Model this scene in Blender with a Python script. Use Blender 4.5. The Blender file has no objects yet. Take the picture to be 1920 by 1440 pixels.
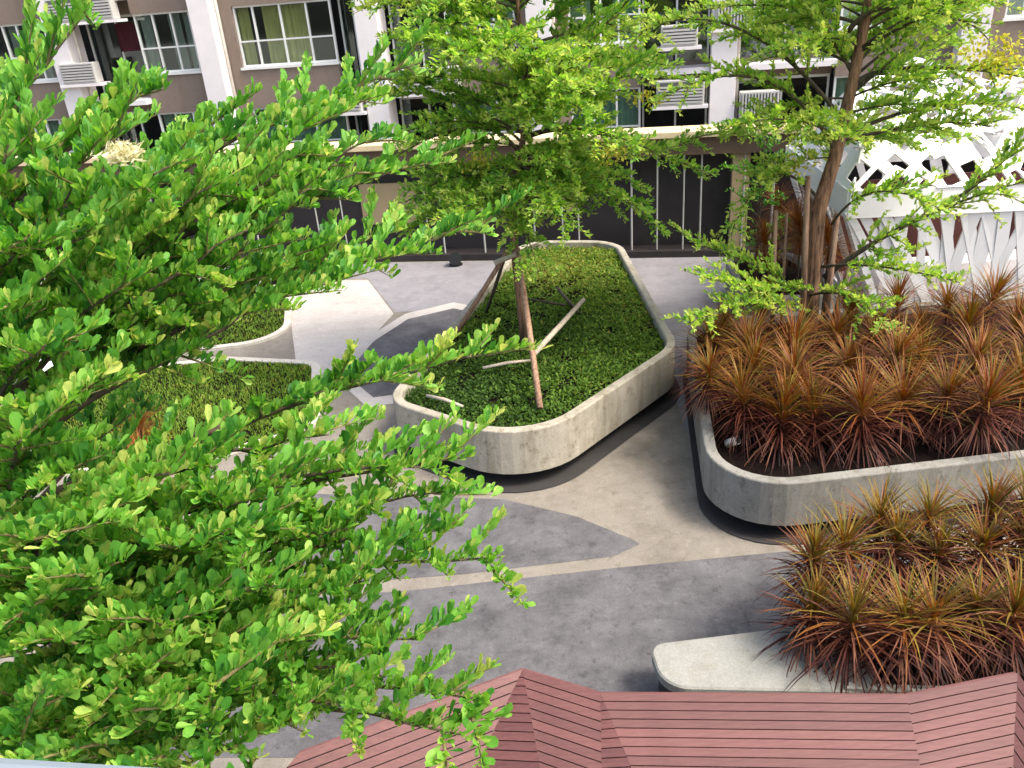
import bpy, math, random
import numpy as np
from mathutils import Vector, Matrix
from mathutils.geometry import tessellate_polygon

random.seed(7); RNG = np.random.default_rng(11)
SC = bpy.context.scene
COL = SC.collection
rad = math.radians

# ------------------------------------------------------------------ camera
TH, RO, FPX, CH = rad(25.9), rad(4.5), 1507.0, 5.5
Fw = Vector((0, math.cos(TH), -math.sin(TH))); R0 = Vector((1, 0, 0)); U0 = Vector((0, math.sin(TH), math.cos(TH)))
Rv = R0*math.cos(RO) - U0*math.sin(RO); Uv = R0*math.sin(RO) + U0*math.cos(RO)
CAM = Vector((0, 0, CH))
cam = bpy.data.cameras.new('camera'); cam.sensor_width = 36; cam.lens = FPX/1920*36
cam.clip_start = .05; cam.clip_end = 900
camo = bpy.data.objects.new('camera', cam); COL.objects.link(camo)
M = Matrix((Rv, Uv, -Fw)).transposed().to_4x4(); M.translation = CAM
camo.matrix_world = M; SC.camera = camo
# ------------------------------------------------------------------ light
SUN_EL, SUN_AZ = rad(56), rad(116)      # azimuth clockwise from +Y (towards +X)
w = bpy.data.worlds.new('World'); SC.world = w; w.use_nodes = True
nt = w.node_tree; bg = nt.nodes['Background']
sky = nt.nodes.new('ShaderNodeTexSky'); sky.sky_type = 'NISHITA'; sky.sun_disc = False
sky.sun_elevation = SUN_EL; sky.sun_rotation = SUN_AZ; sky.dust_density = 5; sky.air_density = 1.0; sky.ozone_density = .6
nt.links.new(sky.outputs[0], bg.inputs[0]); bg.inputs[1].default_value = .135
sl = bpy.data.lights.new('sun', 'SUN'); sl.energy = 1.5; sl.angle = rad(14); sl.color = (1, .95, .87)
so = bpy.data.objects.new('sun', sl); COL.objects.link(so)
sd = Vector((math.sin(SUN_AZ)*math.cos(SUN_EL), math.cos(SUN_AZ)*math.cos(SUN_EL), math.sin(SUN_EL)))
so.rotation_euler = sd.to_track_quat('Z', 'Y').to_euler(); so.location = (20, 10, 30)
SC.view_settings.view_transform = 'Standard'; SC.view_settings.look = 'None'
SC.view_settings.exposure = 1.5; SC.view_settings.gamma = 1
SC.cycles.max_bounces = 6; SC.cycles.diffuse_bounces = 3; SC.cycles.glossy_bounces = 2; SC.cycles.transmission_bounces = 4; SC.cycles.transparent_max_bounces = 6

# ------------------------------------------------------------------ pixel helpers (photo is 1920 x 1440)
def ray(x, y): return Fw + Rv*((x-960)/FPX) - Uv*((y-720)/FPX)
def G(x, y, z=0.): d = ray(x, y); return CAM + d*((z-CH)/d.z)
def PY(x, y, Y): d = ray(x, y); return CAM + d*(Y/d.y)
def PD(x, y, D): return CAM + ray(x, y)*D
def V(*a): return Vector(a)

# ------------------------------------------------------------------ materials
MATS = {}
def nodes_of(name):
    m = bpy.data.materials.new(name); m.use_nodes = True; MATS[name] = m
    return m, m.node_tree, m.node_tree.nodes['Principled BSDF']
def ramp(nt, fac, stops):
    r = nt.nodes.new('ShaderNodeValToRGB'); e = r.color_ramp.elements
    while len(e) < len(stops): e.new(.5)
    for i, (p, c) in enumerate(stops): e[i].position = p; e[i].color = (*c, 1)
    nt.links.new(fac, r.inputs[0]); return r.outputs[0]
def noise(nt, scale, detail=4, rough=.6, coord='Object', stretch=None):
    tc = nt.nodes.new('ShaderNodeTexCoord'); n = nt.nodes.new('ShaderNodeTexNoise')
    n.inputs['Scale'].default_value = scale; n.inputs['Detail'].default_value = detail; n.inputs['Roughness'].default_value = rough
    src = tc.outputs[coord]
    if stretch:
        mp = nt.nodes.new('ShaderNodeMapping'); mp.inputs['Scale'].default_value = stretch
        nt.links.new(src, mp.inputs[0]); src = mp.outputs[0]
    nt.links.new(src, n.inputs['Vector']); return n.outputs['Fac']
def mixc(nt, a, b, fac, mode='MULTIPLY'):
    m = nt.nodes.new('ShaderNodeMix'); m.data_type = 'RGBA'; m.blend_type = mode
    if isinstance(fac, float): m.inputs[0].default_value = fac
    else: nt.links.new(fac, m.inputs[0])
    nt.links.new(a, m.inputs[6]); nt.links.new(b, m.inputs[7]); return m.outputs[2]
def bump(nt, bs, h, strength=.3, dist=.01):
    b = nt.nodes.new('ShaderNodeBump'); b.inputs['Strength'].default_value = strength; b.inputs['Distance'].default_value = dist
    nt.links.new(h, b.inputs['Height']); nt.links.new(b.outputs[0], bs.inputs['Normal'])
def concrete(name, c1, c2, scale=1.2, stain=(.55, .5, .42), st_amt=.7, rough=.85, vert=False):
    m, nt, bs = nodes_of(name)
    big = noise(nt, scale, 10, .72); fine = noise(nt, 55, 6, .8)
    c = ramp(nt, big, [(.3, c1), (.7, c2)])
    f = ramp(nt, fine, [(.3, (.7, .7, .7)), (.7, (1.15, 1.15, 1.15))])
    c = mixc(nt, c, f, 1.0)
    s = noise(nt, 1.7 if not vert else 2.6, 10, .75, stretch=(1, 1, .16) if vert else (1, 1.3, 1))
    c = mixc(nt, c, ramp(nt, s, [(.48, (1, 1, 1)), (.62, stain)]), st_amt*.6)
    s2 = noise(nt, 6, 8, .8)
    c = mixc(nt, c, ramp(nt, s2, [(.54, (1, 1, 1)), (.64, stain)]), st_amt*.7)
    s3 = noise(nt, 4.3, 9, .8, coord='Generated' if False else 'Object', stretch=(1.4, 1, 1.2))
    c = mixc(nt, c, ramp(nt, s3, [(.56, (1, 1, 1)), (.66, (1.35, 1.33, 1.3))]), st_amt)
    nt.links.new(c, bs.inputs['Base Color']); bs.inputs['Roughness'].default_value = rough
    bump(nt, bs, fine, .3, .006); return m
def plain(name, c, rough=.6, var=.12, scale=6, metal=0, spec=.5):
    m, nt, bs = nodes_of(name)
    n = noise(nt, scale, 5, .65)
    lo = tuple(v*(1-var) for v in c); hi = tuple(min(1, v*(1+var)) for v in c)
    nt.links.new(ramp(nt, n, [(.3, lo), (.7, hi)]), bs.inputs['Base Color'])
    bs.inputs['Roughness'].default_value = rough; bs.inputs['Metallic'].default_value = metal
    bs.inputs['Specular IOR Level'].default_value = spec
    bump(nt, bs, n, .15, .01); return m
def foliage(name, stops, trans=.35, rough=.45, spec=.35):
    m, nt, bs = nodes_of(name)
    at = nt.nodes.new('ShaderNodeAttribute'); at.attribute_name = 'tone'
    c = ramp(nt, at.outputs['Fac'], stops)
    c = mixc(nt, c, ramp(nt, noise(nt, 55, 3, .6), [(.3, (.72, .76, .74)), (.7, (1.14, 1.1, 1.08))]), 1.0)
    nt.links.new(c, bs.inputs['Base Color']); bs.inputs['Roughness'].default_value = rough
    bs.inputs['Specular IOR Level'].default_value = spec
    if trans:
        t = nt.nodes.new('ShaderNodeBsdfTranslucent'); g = nt.nodes.new('ShaderNodeHueSaturation')
        g.inputs['Value'].default_value = 1.5; g.inputs['Saturation'].default_value = 1.1; g.inputs['Hue'].default_value = .485
        nt.links.new(c, g.inputs['Color']); nt.links.new(g.outputs[0], t.inputs[0])
        mx = nt.nodes.new('ShaderNodeMixShader'); mx.inputs[0].default_value = trans
        nt.links.new(bs.outputs[0], mx.inputs[1]); nt.links.new(t.outputs[0], mx.inputs[2])
        nt.links.new(mx.outputs[0], nt.nodes['Material Output'].inputs[0])
    return m

concrete('paving', (.18, .158, .13), (.265, .237, .195), 1.1, (.62, .6, .54), .95)
concrete('paving_purple', (.20, .192, .202), (.275, .265, .275), 1.0, (.7, .69, .7), .9)
concrete('paving_pale', (.40, .37, .335), (.50, .465, .425), 1.0, (.8, .76, .72))
concrete('slab_dark', (.07, .067, .07), (.155, .15, .152), 1.9, (.45, .44, .45), 1.0)
concrete('planter', (.31, .28, .22), (.42, .385, .305), 1.6, (.42, .38, .27), .95, vert=True)
concrete('planter_grey', (.20, .195, .17), (.285, .275, .24), 1.4, (.42, .4, .32), 1.0, vert=True)
concrete('bench_concrete', (.25, .25, .225), (.32, .32, .285), 1.2, (.7, .66, .52), .7)
concrete('kerb_concrete', (.48, .45, .38), (.6, .56, .48), 2)
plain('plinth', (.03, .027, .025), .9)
plain('soil', (.009, .006, .005), .95, .5, 25, spec=.05)
concrete('wall_taupe', (.215, .165, .13), (.25, .195, .155), 1.0, (.8, .76, .7), .8, vert=True)
plain('pillar_white', (.74, .70, .68), .7, .05, 2)
plain('frame_white', (.72, .72, .68), .45, .04)
plain('coping_tan', (.62, .50, .30), .8, .12, 2)
plain('fascia_brown', (.105, .068, .042), .8, .2, 2)
plain('panel_dark', (.022, .017, .017), .7, .35, 2)
plain('panel_beige', (.36, .27, .15), .8, .08, 2)
plain('post_pale', (.42, .42, .38), .5, .1)
plain('white_paint', (.82, .81, .80), .5, .04, 3)
plain('maroon_wood', (.075, .018, .014), .7, .3, 4)
plain('rail_metal', (.20, .235, .26), .4, .06, 3)
plain('ac_white', (.46, .45, .42), .5, .06)
plain('dark_grille', (.09, .09, .088), .6)
plain('room_dark', (.012, .012, .014), .9)
plain('curtain_yellow', (.68, .62, .24), .9, .12, 3)
plain('curtain_grey', (.36, .40, .36), .9, .12, 3)
plain('curtain_green', (.42, .53, .45), .9, .1, 3)
plain('red_cloth', (.05, .004, .010), .9, .3)
plain('black_plastic', (.012, .012, .012), .4)
plain('pipe_white', (.65, .6, .52), .5)
def wood(name, c1, c2, stretch, rough=.7):
    m, nt, bs = nodes_of(name)
    n = noise(nt, 5, 6, .7, stretch=stretch); n2 = noise(nt, 1.2, 3, .5)
    c = ramp(nt, n, [(.36, c1), (.64, c2)])
    oi = nt.nodes.new('ShaderNodeObjectInfo')
    v = ramp(nt, oi.outputs['Random'], [(0, (.84, .84, .84)), (.5, (.98, .96, .96)), (1, (1.13, 1.12, 1.1))])
    c = mixc(nt, c, v, 1.0); c = mixc(nt, c, ramp(nt, n2, [(.3, (.82, .8, .8)), (.7, (1.05, 1.05, 1.05))]), 1.0)
    nt.links.new(c, bs.inputs['Base Color']); bs.inputs['Roughness'].default_value = rough
    bump(nt, bs, n, .2, .004); return m
wood('deck_wood', (.11, .04, .036), (.15, .06, .054), (1, 9, 9), .62)
wood('floor_wood', (.25, .17, .17), (.34, .25, .25), (1, 9, 9))
wood('stake_wood', (.17, .085, .05), (.42, .27, .17), (6, 6, .6))
wood('stake_pale', (.42, .36, .26), (.6, .52, .4), (6, 6, .6))
wood('bark_brown', (.035, .018, .010), (.36, .20, .115), (5, 5, .45), .9)
wood('bark_dark', (.035, .028, .016), (.11, .085, .05), (5, 5, 1.5), .9)
wood('twig_green', (.10, .09, .03), (.22, .19, .07), (3, 3, 3), .8)
def glass(name, tint, fac):
    m, nt, bs = nodes_of(name); nt.nodes.remove(bs)
    t = nt.nodes.new('ShaderNodeBsdfTransparent'); t.inputs[0].default_value = (*tint, 1)
    g = nt.nodes.new('ShaderNodeBsdfGlossy'); g.inputs['Roughness'].default_value = .04; g.inputs[0].default_value = (.8, .9, .88, 1)
    mx = nt.nodes.new('ShaderNodeMixShader'); mx.inputs[0].default_value = fac
    nt.links.new(t.outputs[0], mx.inputs[1]); nt.links.new(g.outputs[0], mx.inputs[2])
    nt.links.new(mx.outputs[0], nt.nodes['Material Output'].inputs[0])
glass('pane_dark', (.75, .8, .78), .1); glass('pane_pale', (.8, .9, .85), .25)
LEAF = [(0, (.02, .095, .022)), (.35, (.06, .235, .032)), (.62, (.16, .41, .052)), (.85, (.28, .52, .09)), (1, (.5, .58, .14))]
foliage('leaf_near', LEAF, .42, .5, .4)
foliage('leaf_far', [(0, (.03, .11, .02)), (.4, (.10, .27, .035)), (.7, (.22, .43, .06)), (.9, (.33, .53, .09)), (1, (.47, .57, .13))], .5, .55)
foliage('leaf_young', [(0, (.30, .36, .04)), (.5, (.5, .47, .05)), (1, (.66, .58, .10))], .3, .6)
foliage('petal', [(0, (.6, .55, .25)), (1, (.8, .76, .55))], .3, .7)
foliage('grass', [(0, (.03, .07, .012)), (.45, (.09, .175, .022)), (.8, (.17, .29, .035)), (1, (.30, .30, .06))], .3, .7, .2)
foliage('dracaena', [(0, (.013, .004, .004)), (.28, (.058, .014, .010)), (.46, (.14, .042, .021)), (.58, (.25, .125, .075)), (.68, (.21, .06, .014)), (.82, (.26, .115, .018)), (.93, (.22, .165, .025)), (1, (.065, .07, .016))], .2, .55, .25)

# ------------------------------------------------------------------ object helpers
def tag(o, label=None, cat=None, group=None, kind=None):
    for k, v in (('label', label), ('category', cat), ('group', group), ('kind', kind)):
        if v: o[k] = v
    return o
def empty(name, loc=(0, 0, 0), rz=0, parent=None):
    o = bpy.data.objects.new(name, None); COL.objects.link(o); o.location = loc; o.rotation_euler.z = rz
    o.empty_display_size = .1
    if parent: o.parent = parent
    return o
def link(name, me, mat=None, parent=None):
    if mat and not me.materials: me.materials.append(MATS[mat])
    o = bpy.data.objects.new(name, me); COL.objects.link(o)
    if parent: o.parent = parent
    return o
class MB:
    def __init__(s): s.v = []; s.f = []
    def add(s, vs, fs):
        n = len(s.v); s.v += [tuple(p) for p in vs]; s.f += [tuple(i+n for i in f) for f in fs]; return s
    def box(s, x0, x1, y0, y1, z0, z1):
        return s.add([(x0,y0,z0),(x1,y0,z0),(x1,y1,z0),(x0,y1,z0),(x0,y0,z1),(x1,y0,z1),(x1,y1,z1),(x0,y1,z1)],
                     [(3,2,1,0),(4,5,6,7),(0,1,5,4),(1,2,6,5),(2,3,7,6),(3,0,4,7)])
    def bar(s, a, b, wd, th, up=Vector((0,0,1))):
        a = Vector(a); b = Vector(b); d = (b-a).normalized(); x = d.cross(up)
        if x.length < 1e-4: x = Vector((1,0,0))
        x.normalize(); y = x.cross(d)
        c = []
        for p in (a, b):
            for sx, sy in ((-1,-1),(1,-1),(1,1),(-1,1)): c.append(p + x*sx*wd/2 + y*sy*th/2)
        return s.add(c, [(3,2,1,0),(4,5,6,7),(0,1,5,4),(1,2,6,5),(2,3,7,6),(3,0,4,7)])
    def tube(s, pts, rs, sides=7, cap=True, rough=0):
        n0 = len(s.v); P = [Vector(p) for p in pts]; ref = Vector((.3,.9,.2))
        for i, p in enumerate(P):
            t = (P[min(i+1, len(P)-1)] - P[max(i-1, 0)]).normalized()
            x = t.cross(ref)
            if x.length < .1: x = t.cross(Vector((1,0,0)))
            x.normalize(); y = t.cross(x)
            for k in range(sides):
                a = 2*math.pi*k/sides; r = rs[i]*(1 + rough*random.uniform(-1, 1))
                s.v.append(tuple(p + x*(math.cos(a)*r) + y*(math.sin(a)*r)))
        for i in range(len(P)-1):
            for k in range(sides):
                a = n0+i*sides+k; b = n0+i*sides+(k+1) % sides
                s.f.append((a, b, b+sides, a+sides))
        if cap:
            s.f.append(tuple(n0+k for k in range(sides))[::-1]); e = n0+(len(P)-1)*sides
            s.f.append(tuple(e+k for k in range(sides)))
        return s
    def mesh(s, name, smooth=False):
        me = bpy.data.meshes.new(name); me.from_pydata(s.v, [], s.f); me.update()
        if smooth: me.polygons.foreach_set('use_smooth', [True]*len(me.polygons))
        return me
    def build(s, name, mat, parent=None, smooth=False, bevel=0):
        o = link(name, s.mesh(name, smooth), mat, parent)
        if bevel:
            b = o.modifiers.new('bevel', 'BEVEL'); b.width = bevel; b.segments = 2; b.limit_method = 'ANGLE'
        return o
def sheet(name, pts, z, mat, **kw):
    vs = [Vector((p[0], p[1], z)) for p in pts]
    tri = tessellate_polygon([vs]); mb = MB()
    fs = []
    for t in tri:
        a, b, c = (vs[i] for i in t)
        fs.append(t if (b-a).cross(c-a).z > 0 else t[::-1])
    mb.add(vs, fs); o = mb.build(name, mat); tag(o, **kw); return o
def round_poly(cs, rs, seg=9):
    out = []; n = len(cs)
    for i in range(n):
        p = Vector(cs[i][:2]); a = Vector(cs[i-1][:2]); b = Vector(cs[(i+1) % n][:2])
        d1 = (a-p).normalized(); d2 = (b-p).normalized(); ang = d1.angle(d2); r = rs[i] if isinstance(rs, (list, tuple)) else rs
        L = r/math.tan(ang/2); c = p + (d1+d2).normalized()*(r/math.sin(ang/2))
        s0 = (p+d1*L)-c; s1 = (p+d2*L)-c
        a0 = math.atan2(s0.y, s0.x); a1 = math.atan2(s1.y, s1.x); da = (a1-a0+math.pi) % (2*math.pi)-math.pi
        for k in range(seg+1):
            t = a0+da*k/seg; out.append(Vector((c.x+math.cos(t)*r, c.y+math.sin(t)*r)))
    return out
def offset_poly(ps, d):     # inward for counter-clockwise outlines
    n = len(ps); out = []
    for i in range(n):
        t1 = (ps[i]-ps[i-1]); t2 = (ps[(i+1) % n]-ps[i])
        t = (t1.normalized()+t2.normalized()).normalized() if t1.length > 1e-6 and t2.length > 1e-6 else (t1+t2).normalized()
        out.append(ps[i] + Vector((-t.y, t.x))*d)
    return out
def rings(loops):            # loops: list of (2-D outline, z); quads between neighbours
    mb = MB(); n = len(loops[0][0])
    for ps, z in loops: mb.v += [(p.x, p.y, z) for p in ps]
    for i in range(len(loops)-1):
        for k in range(n):
            a = i*n+k; b = i*n+(k+1) % n; mb.f.append((a, b, b+n, a+n))
    return mb
def in_poly(p, ps):
    c = False; n = len(ps)
    for i in range(n):
        a = ps[i]; b = ps[i-1]
        if (a[1] > p[1]) != (b[1] > p[1]) and p[0] < (b[0]-a[0])*(p[1]-a[1])/(b[1]-a[1])+a[0]: c = not c
    return c
def clip(poly, n, d):        # keep the side n.p <= d of a convex polygon
    out = []
    for i in range(len(poly)):
        a = poly[i-1]; b = poly[i]; da = n.dot(a)-d; db = n.dot(b)-d
        if (da <= 0) != (db <= 0): out.append(a+(b-a)*(da/(da-db)))
        if db <= 0: out.append(b)
    return out
def slab_mesh(poly, nrm, th):
    n = len(poly); mb = MB(); mb.v = [tuple(p) for p in poly]+[tuple(p-nrm*th) for p in poly]
    mb.f = [tuple(range(n)), tuple(range(2*n-1, n-1, -1))]+[(i, i+n, (i+1) % n+n, (i+1) % n) for i in range(n)]
    return mb
# ---- leaves in bulk: every leaf a small folded obovate blade
TPL_NEAR = (np.array([(0,0,0),(.33,.2,.03),(.68,.46,.07),(.92,.34,.05),(1,0,-.02),(.92,-.34,.05),(.68,-.46,.07),(.33,-.2,.03),(.6,0,-.03)]),
            [(8,0,1),(8,1,2),(8,2,3),(8,3,4),(8,4,5),(8,5,6),(8,6,7),(8,7,0)])
TPL_FAR = (np.array([(0,0,0),(.62,.5,.06),(1,0,0),(.62,-.5,.06),]), [(0,1,2),(0,2,3)])
TPL_THIN = (np.array([(0,.5,0),(0,-.5,0),(.6,-.35,-.05),(.6,.35,-.05),(1,0,-.2)]), [(0,1,2),(0,2,3),(3,2,4)])
def norm(a): return a/np.maximum(np.linalg.norm(a, axis=1, keepdims=True), 1e-9)
def leaf_mesh(name, P, D, N, L, W, tone, tpl, mat):
    T, F = tpl; P = np.asarray(P); k = len(P); nv = len(T)
    D = norm(np.asarray(D)); S = norm(np.cross(np.asarray(N), D)); N = np.cross(D, S)
    vs = P[:,None,:] + D[:,None,:]*(T[:,0][None,:,None]*L[:,None,None]) + S[:,None,:]*(T[:,1][None,:,None]*W[:,None,None]) + N[:,None,:]*(T[:,2][None,:,None]*L[:,None,None])
    F = np.array(F); fs = (F[None]+ (np.arange(k)*nv)[:,None,None]).reshape(-1)
    me = bpy.data.meshes.new(name); me.vertices.add(k*nv); me.vertices.foreach_set('co', vs.reshape(-1).astype(np.float32))
    nf = len(fs)//3; me.loops.add(nf*3); me.loops.foreach_set('vertex_index', fs.astype(np.int32))
    me.polygons.add(nf); me.polygons.foreach_set('loop_start', np.arange(0, nf*3, 3, dtype=np.int32))
    try: me.polygons.foreach_set('loop_total', np.full(nf, 3, dtype=np.int32))
    except Exception: pass
    me.polygons.foreach_set('use_smooth', np.ones(nf, dtype=bool))
    me.update(calc_edges=True)
    a = me.attributes.new('tone', 'FLOAT', 'POINT'); a.data.foreach_set('value', np.repeat(np.clip(tone, 0, 1), nv).astype(np.float32))
    me.materials.append(MATS[mat]); return me

# ================================================================== THE SETTING
def struct(o): o['kind'] = 'structure'; return o
struct(sheet('ground', [(-250,-120),(250,-120),(250,400),(-250,400)], 0, 'paving'))
def px_sheet(name, pp, z, mat): return struct(sheet(name, [G(x, y, z) for x, y in pp], z, mat))
px_sheet('back_pavement', [(-200,512),(250,503),(1650,474),(1700,500),(1650,575),(1360,640),(1315,720),(1262,733),(1150,640),(900,580),(740,585),(690,522),(250,528),(-200,545)], .004, 'paving_purple')
px_sheet('pale_path', [(300,530),(690,525),(738,588),(690,640),(640,700),(560,760),(520,830),(470,840),(560,720),(545,600),(530,545)], .008, 'paving_pale')
px_sheet('slab_border', [(628,708),(690,632),(760,588),(850,567),(895,575),(775,750),(690,765)], .010, 'paving_pale')
px_sheet('paving_slab', [(648,702),(700,640),(765,598),(850,578),(885,585),(770,735),(700,745)], .014, 'slab_dark')
px_sheet('paving_slab', [(560,925),(945,936),(1080,968),(1186,1011),(1200,1020),(1150,1043),(870,1076),(560,1100)], .004, 'slab_dark')
px_sheet('paving_slab', [(420,1130),(760,1108),(1160,1064),(1470,1034),(1800,1030),(1800,1420),(250,1420),(300,1200)], .004, 'slab_dark')
px_sheet('paving_slab', [(1262,735),(1318,722),(1330,800),(1305,860)], .012, 'paving_purple')

# lawn beds on the left with a low pale kerb
def grass_patch(name, outline, z, n, label, tone=(.25, .85), h=(.04, .085), tonefn=None, cover=False):
    xs = [p[0] for p in outline]; ys = [p[1] for p in outline]; P = []
    while len(P) < n:
        q = (random.uniform(min(xs), max(xs)), random.uniform(min(ys), max(ys)))
        if in_poly(q, outline): P.append((q[0], q[1], z))
    P = np.array(P)
    if cover: P = P[RNG.random(len(P)) < 1.05+.9*np.sin(P[:,0]*5+2*np.sin(P[:,1]*3))*np.sin(P[:,1]*4.3+2*np.sin(P[:,0]*3.7))]
    k = len(P)
    a = RNG.uniform(0, 2*np.pi, k); tl = RNG.uniform(.2, 1.2, k)
    D = np.stack([np.cos(a)*tl, np.sin(a)*tl, np.ones(k)], 1); N = np.stack([-np.sin(a)*.3+np.cos(a), np.cos(a)*.3+np.sin(a), -tl], 1)
    clump = .6*np.sin(P[:,0]*3.1+1.7*np.sin(P[:,1]*2.3))*np.sin(P[:,1]*2.7+.8*np.sin(P[:,0]*4.1))+.7*np.sin(P[:,0]*11+2*np.sin(P[:,1]*7))*np.sin(P[:,1]*9.5+2*np.sin(P[:,0]*8))
    t = RNG.uniform(tone[0], tone[1], k) + .2*clump + (tonefn(P) if tonefn else 0)
    L = RNG.uniform(h[0], h[1], k)*(1+.35*clump)
    if cover:
        P[:,2] += np.clip(clump, -.6, 1)*.035+RNG.uniform(0, .05, k); D[:,2] = RNG.uniform(-.2, .8, k)
        t = t-.22*clump+np.where(RNG.random(k) < .06, .4, 0)
        me = leaf_mesh(name, P, D, np.stack([RNG.normal(size=k)*.4, RNG.normal(size=k)*.4, np.ones(k)], 1), RNG.uniform(.04, .085, k), RNG.uniform(.018, .04, k), t, TPL_FAR, 'grass')
    else: me = leaf_mesh(name, P, D, N, L, RNG.uniform(.012, .026, k), t, TPL_THIN, 'grass')
    return tag(link(name, me), label, 'groundcover' if cover else 'grass', kind='stuff')
def lawn_bed(pp, rs, name, glabel):
    c = [G(x, y, .05) for x, y in pp]; o = round_poly(c, rs)
    if sum(o[i-1].x*o[i].y-o[i].x*o[i-1].y for i in range(len(o))) < 0: o.reverse()
    i1 = offset_poly(o, .14)
    struct(rings([(o, 0), (o, .05), (i1, .05), (i1, .005)]).build('kerb', 'kerb_concrete', smooth=False))
    g = sheet('lawn_soil', i1, .024, 'soil'); struct(g)
    grass_patch('lawn_grass', [tuple(p) for p in i1], .026, 20000, glabel, (.5, .85), (.03, .06))
lawn_bed([(60,560),(470,528),(548,548),(545,636),(300,664),(60,690)], [.4,.6,.5,.9,.3,.3], 'lawn_bed', 'bright lawn in the rounded bed beside the pale path')
lawn_bed([(40,712),(420,668),(600,676),(600,800),(380,862),(40,900)], [.3,.5,.5,.6,.5,.3], 'lawn_bed', 'shaded lawn in the bed behind the large leafy tree')

# ================================================================== perimeter wall
FA = rad(12); FO = (0, 17.9, 0)
pw = tag(empty('perimeter_wall', FO, -FA), 'long dark perimeter wall with tan coping and thin pale posts', 'wall')
MB().box(-22, 16, .45, .62, .15, 2.2).build('back_panel', 'panel_dark', pw)
MB().box(-22, 16, -.05, .62, 0, .15).build('base_kerb', 'panel_dark', pw)
MB().box(-22, 16, .0, .62, 2.2, 2.56).build('fascia', 'fascia_brown', pw)
for i in range(19): MB().box(-22+i*2, -22+i*2+1.992, -.1, .68, 2.562, 2.69).build('coping', 'coping_tan', pw, bevel=.012)
MB().box(-3.35, -1.98, .36, .44, .8, 1.75).build('beige_panel', 'panel_beige', pw)
MB().box(.9, 1.75, .36, .44, 1.0, 1.9).build('beige_panel', 'panel_beige', pw)
for s in (-9.2, -8.6, -7.5, -6.6, -6.0, -4.4, -3.75, -1.72, -1.36, -.4, .78, 1.42, 1.78, 2.95, 3.5, 4.06, 4.42, 5.3, 5.9, 6.9, 7.6):
    MB().tube([(s, .1, .15), (s, .1, 2.2)], [.016+.008*random.random()]*2, 6).build('post', 'post_pale', pw)
MB().box(5.05, 5.4, .1, .44, .15, 2.2).build('beige_panel', 'panel_beige', pw)

# ================================================================== apartment building behind the wall
BD = 5.0
n_ = Vector((math.sin(FA), math.cos(FA), 0))
bl = tag(empty('apartment_building', Vector(FO)+n_*BD, -FA), 'taupe apartment block with white pillars and framed windows', 'building')
FR = .28
def window(s0, s1, z0, z1, cols, mid, curtains, pane='pane_dark', y=0.06, thick=.05):
    fr = MB(); e = thick
    fr.box(s0, s1, y, y+.09, z0, z0+e).box(s0, s1, y, y+.09, z1-e, z1)
    xs = [s0+(s1-s0)*c for c in cols]
    fr.box(s0, s0+e, y+.003, y+.087, z0+e, z1-e).box(s1-e, s1, y+.003, y+.087, z0+e, z1-e)
    for x in xs[1:-1]: fr.box(x-e/2, x+e/2, y+.006, y+.084, z0+e, z1-e)
    zm = z0+(z1-z0)*mid
    fr.box(s0+e, s1-e, y+.01, y+.08, zm-e*.4, zm+e*.4)
    W = fr.build('window', 'frame_white', bl)
    for i in range(len(xs)-1):
        for a, b in ((z0, zm), (zm, z1)):
            MB().box(xs[i]+e*.5, xs[i+1]-e*.5, y+.04, y+.046, a+e*.4, b-e*.4).build('pane', pane, W)
    for (c0, c1, cm) in curtains:
        x0 = s0+(s1-s0)*c0; x1 = s0+(s1-s0)*c1; nn = max(8, int((x1-x0)/.03)); mb = MB(); ph = random.random()*6
        for k in range(nn+1):
            x = x0+(x1-x0)*k/nn; yy = y+.2+.035*math.sin(x*44+ph+math.sin(x*9)*2)
            mb.v += [(x, yy, z0-.1), (x, yy+.01*math.sin(k), z1-.06)]
        mb.f = [(2*k, 2*k+2, 2*k+3, 2*k+1) for k in range(nn)]
        mb.build('curtain', cm, W, smooth=True)
    MB().box(s0-.05, s1+.05, -.05, .10, z0-.07, z0-.004).build('sill', 'frame_white', W)
    return W
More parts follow.
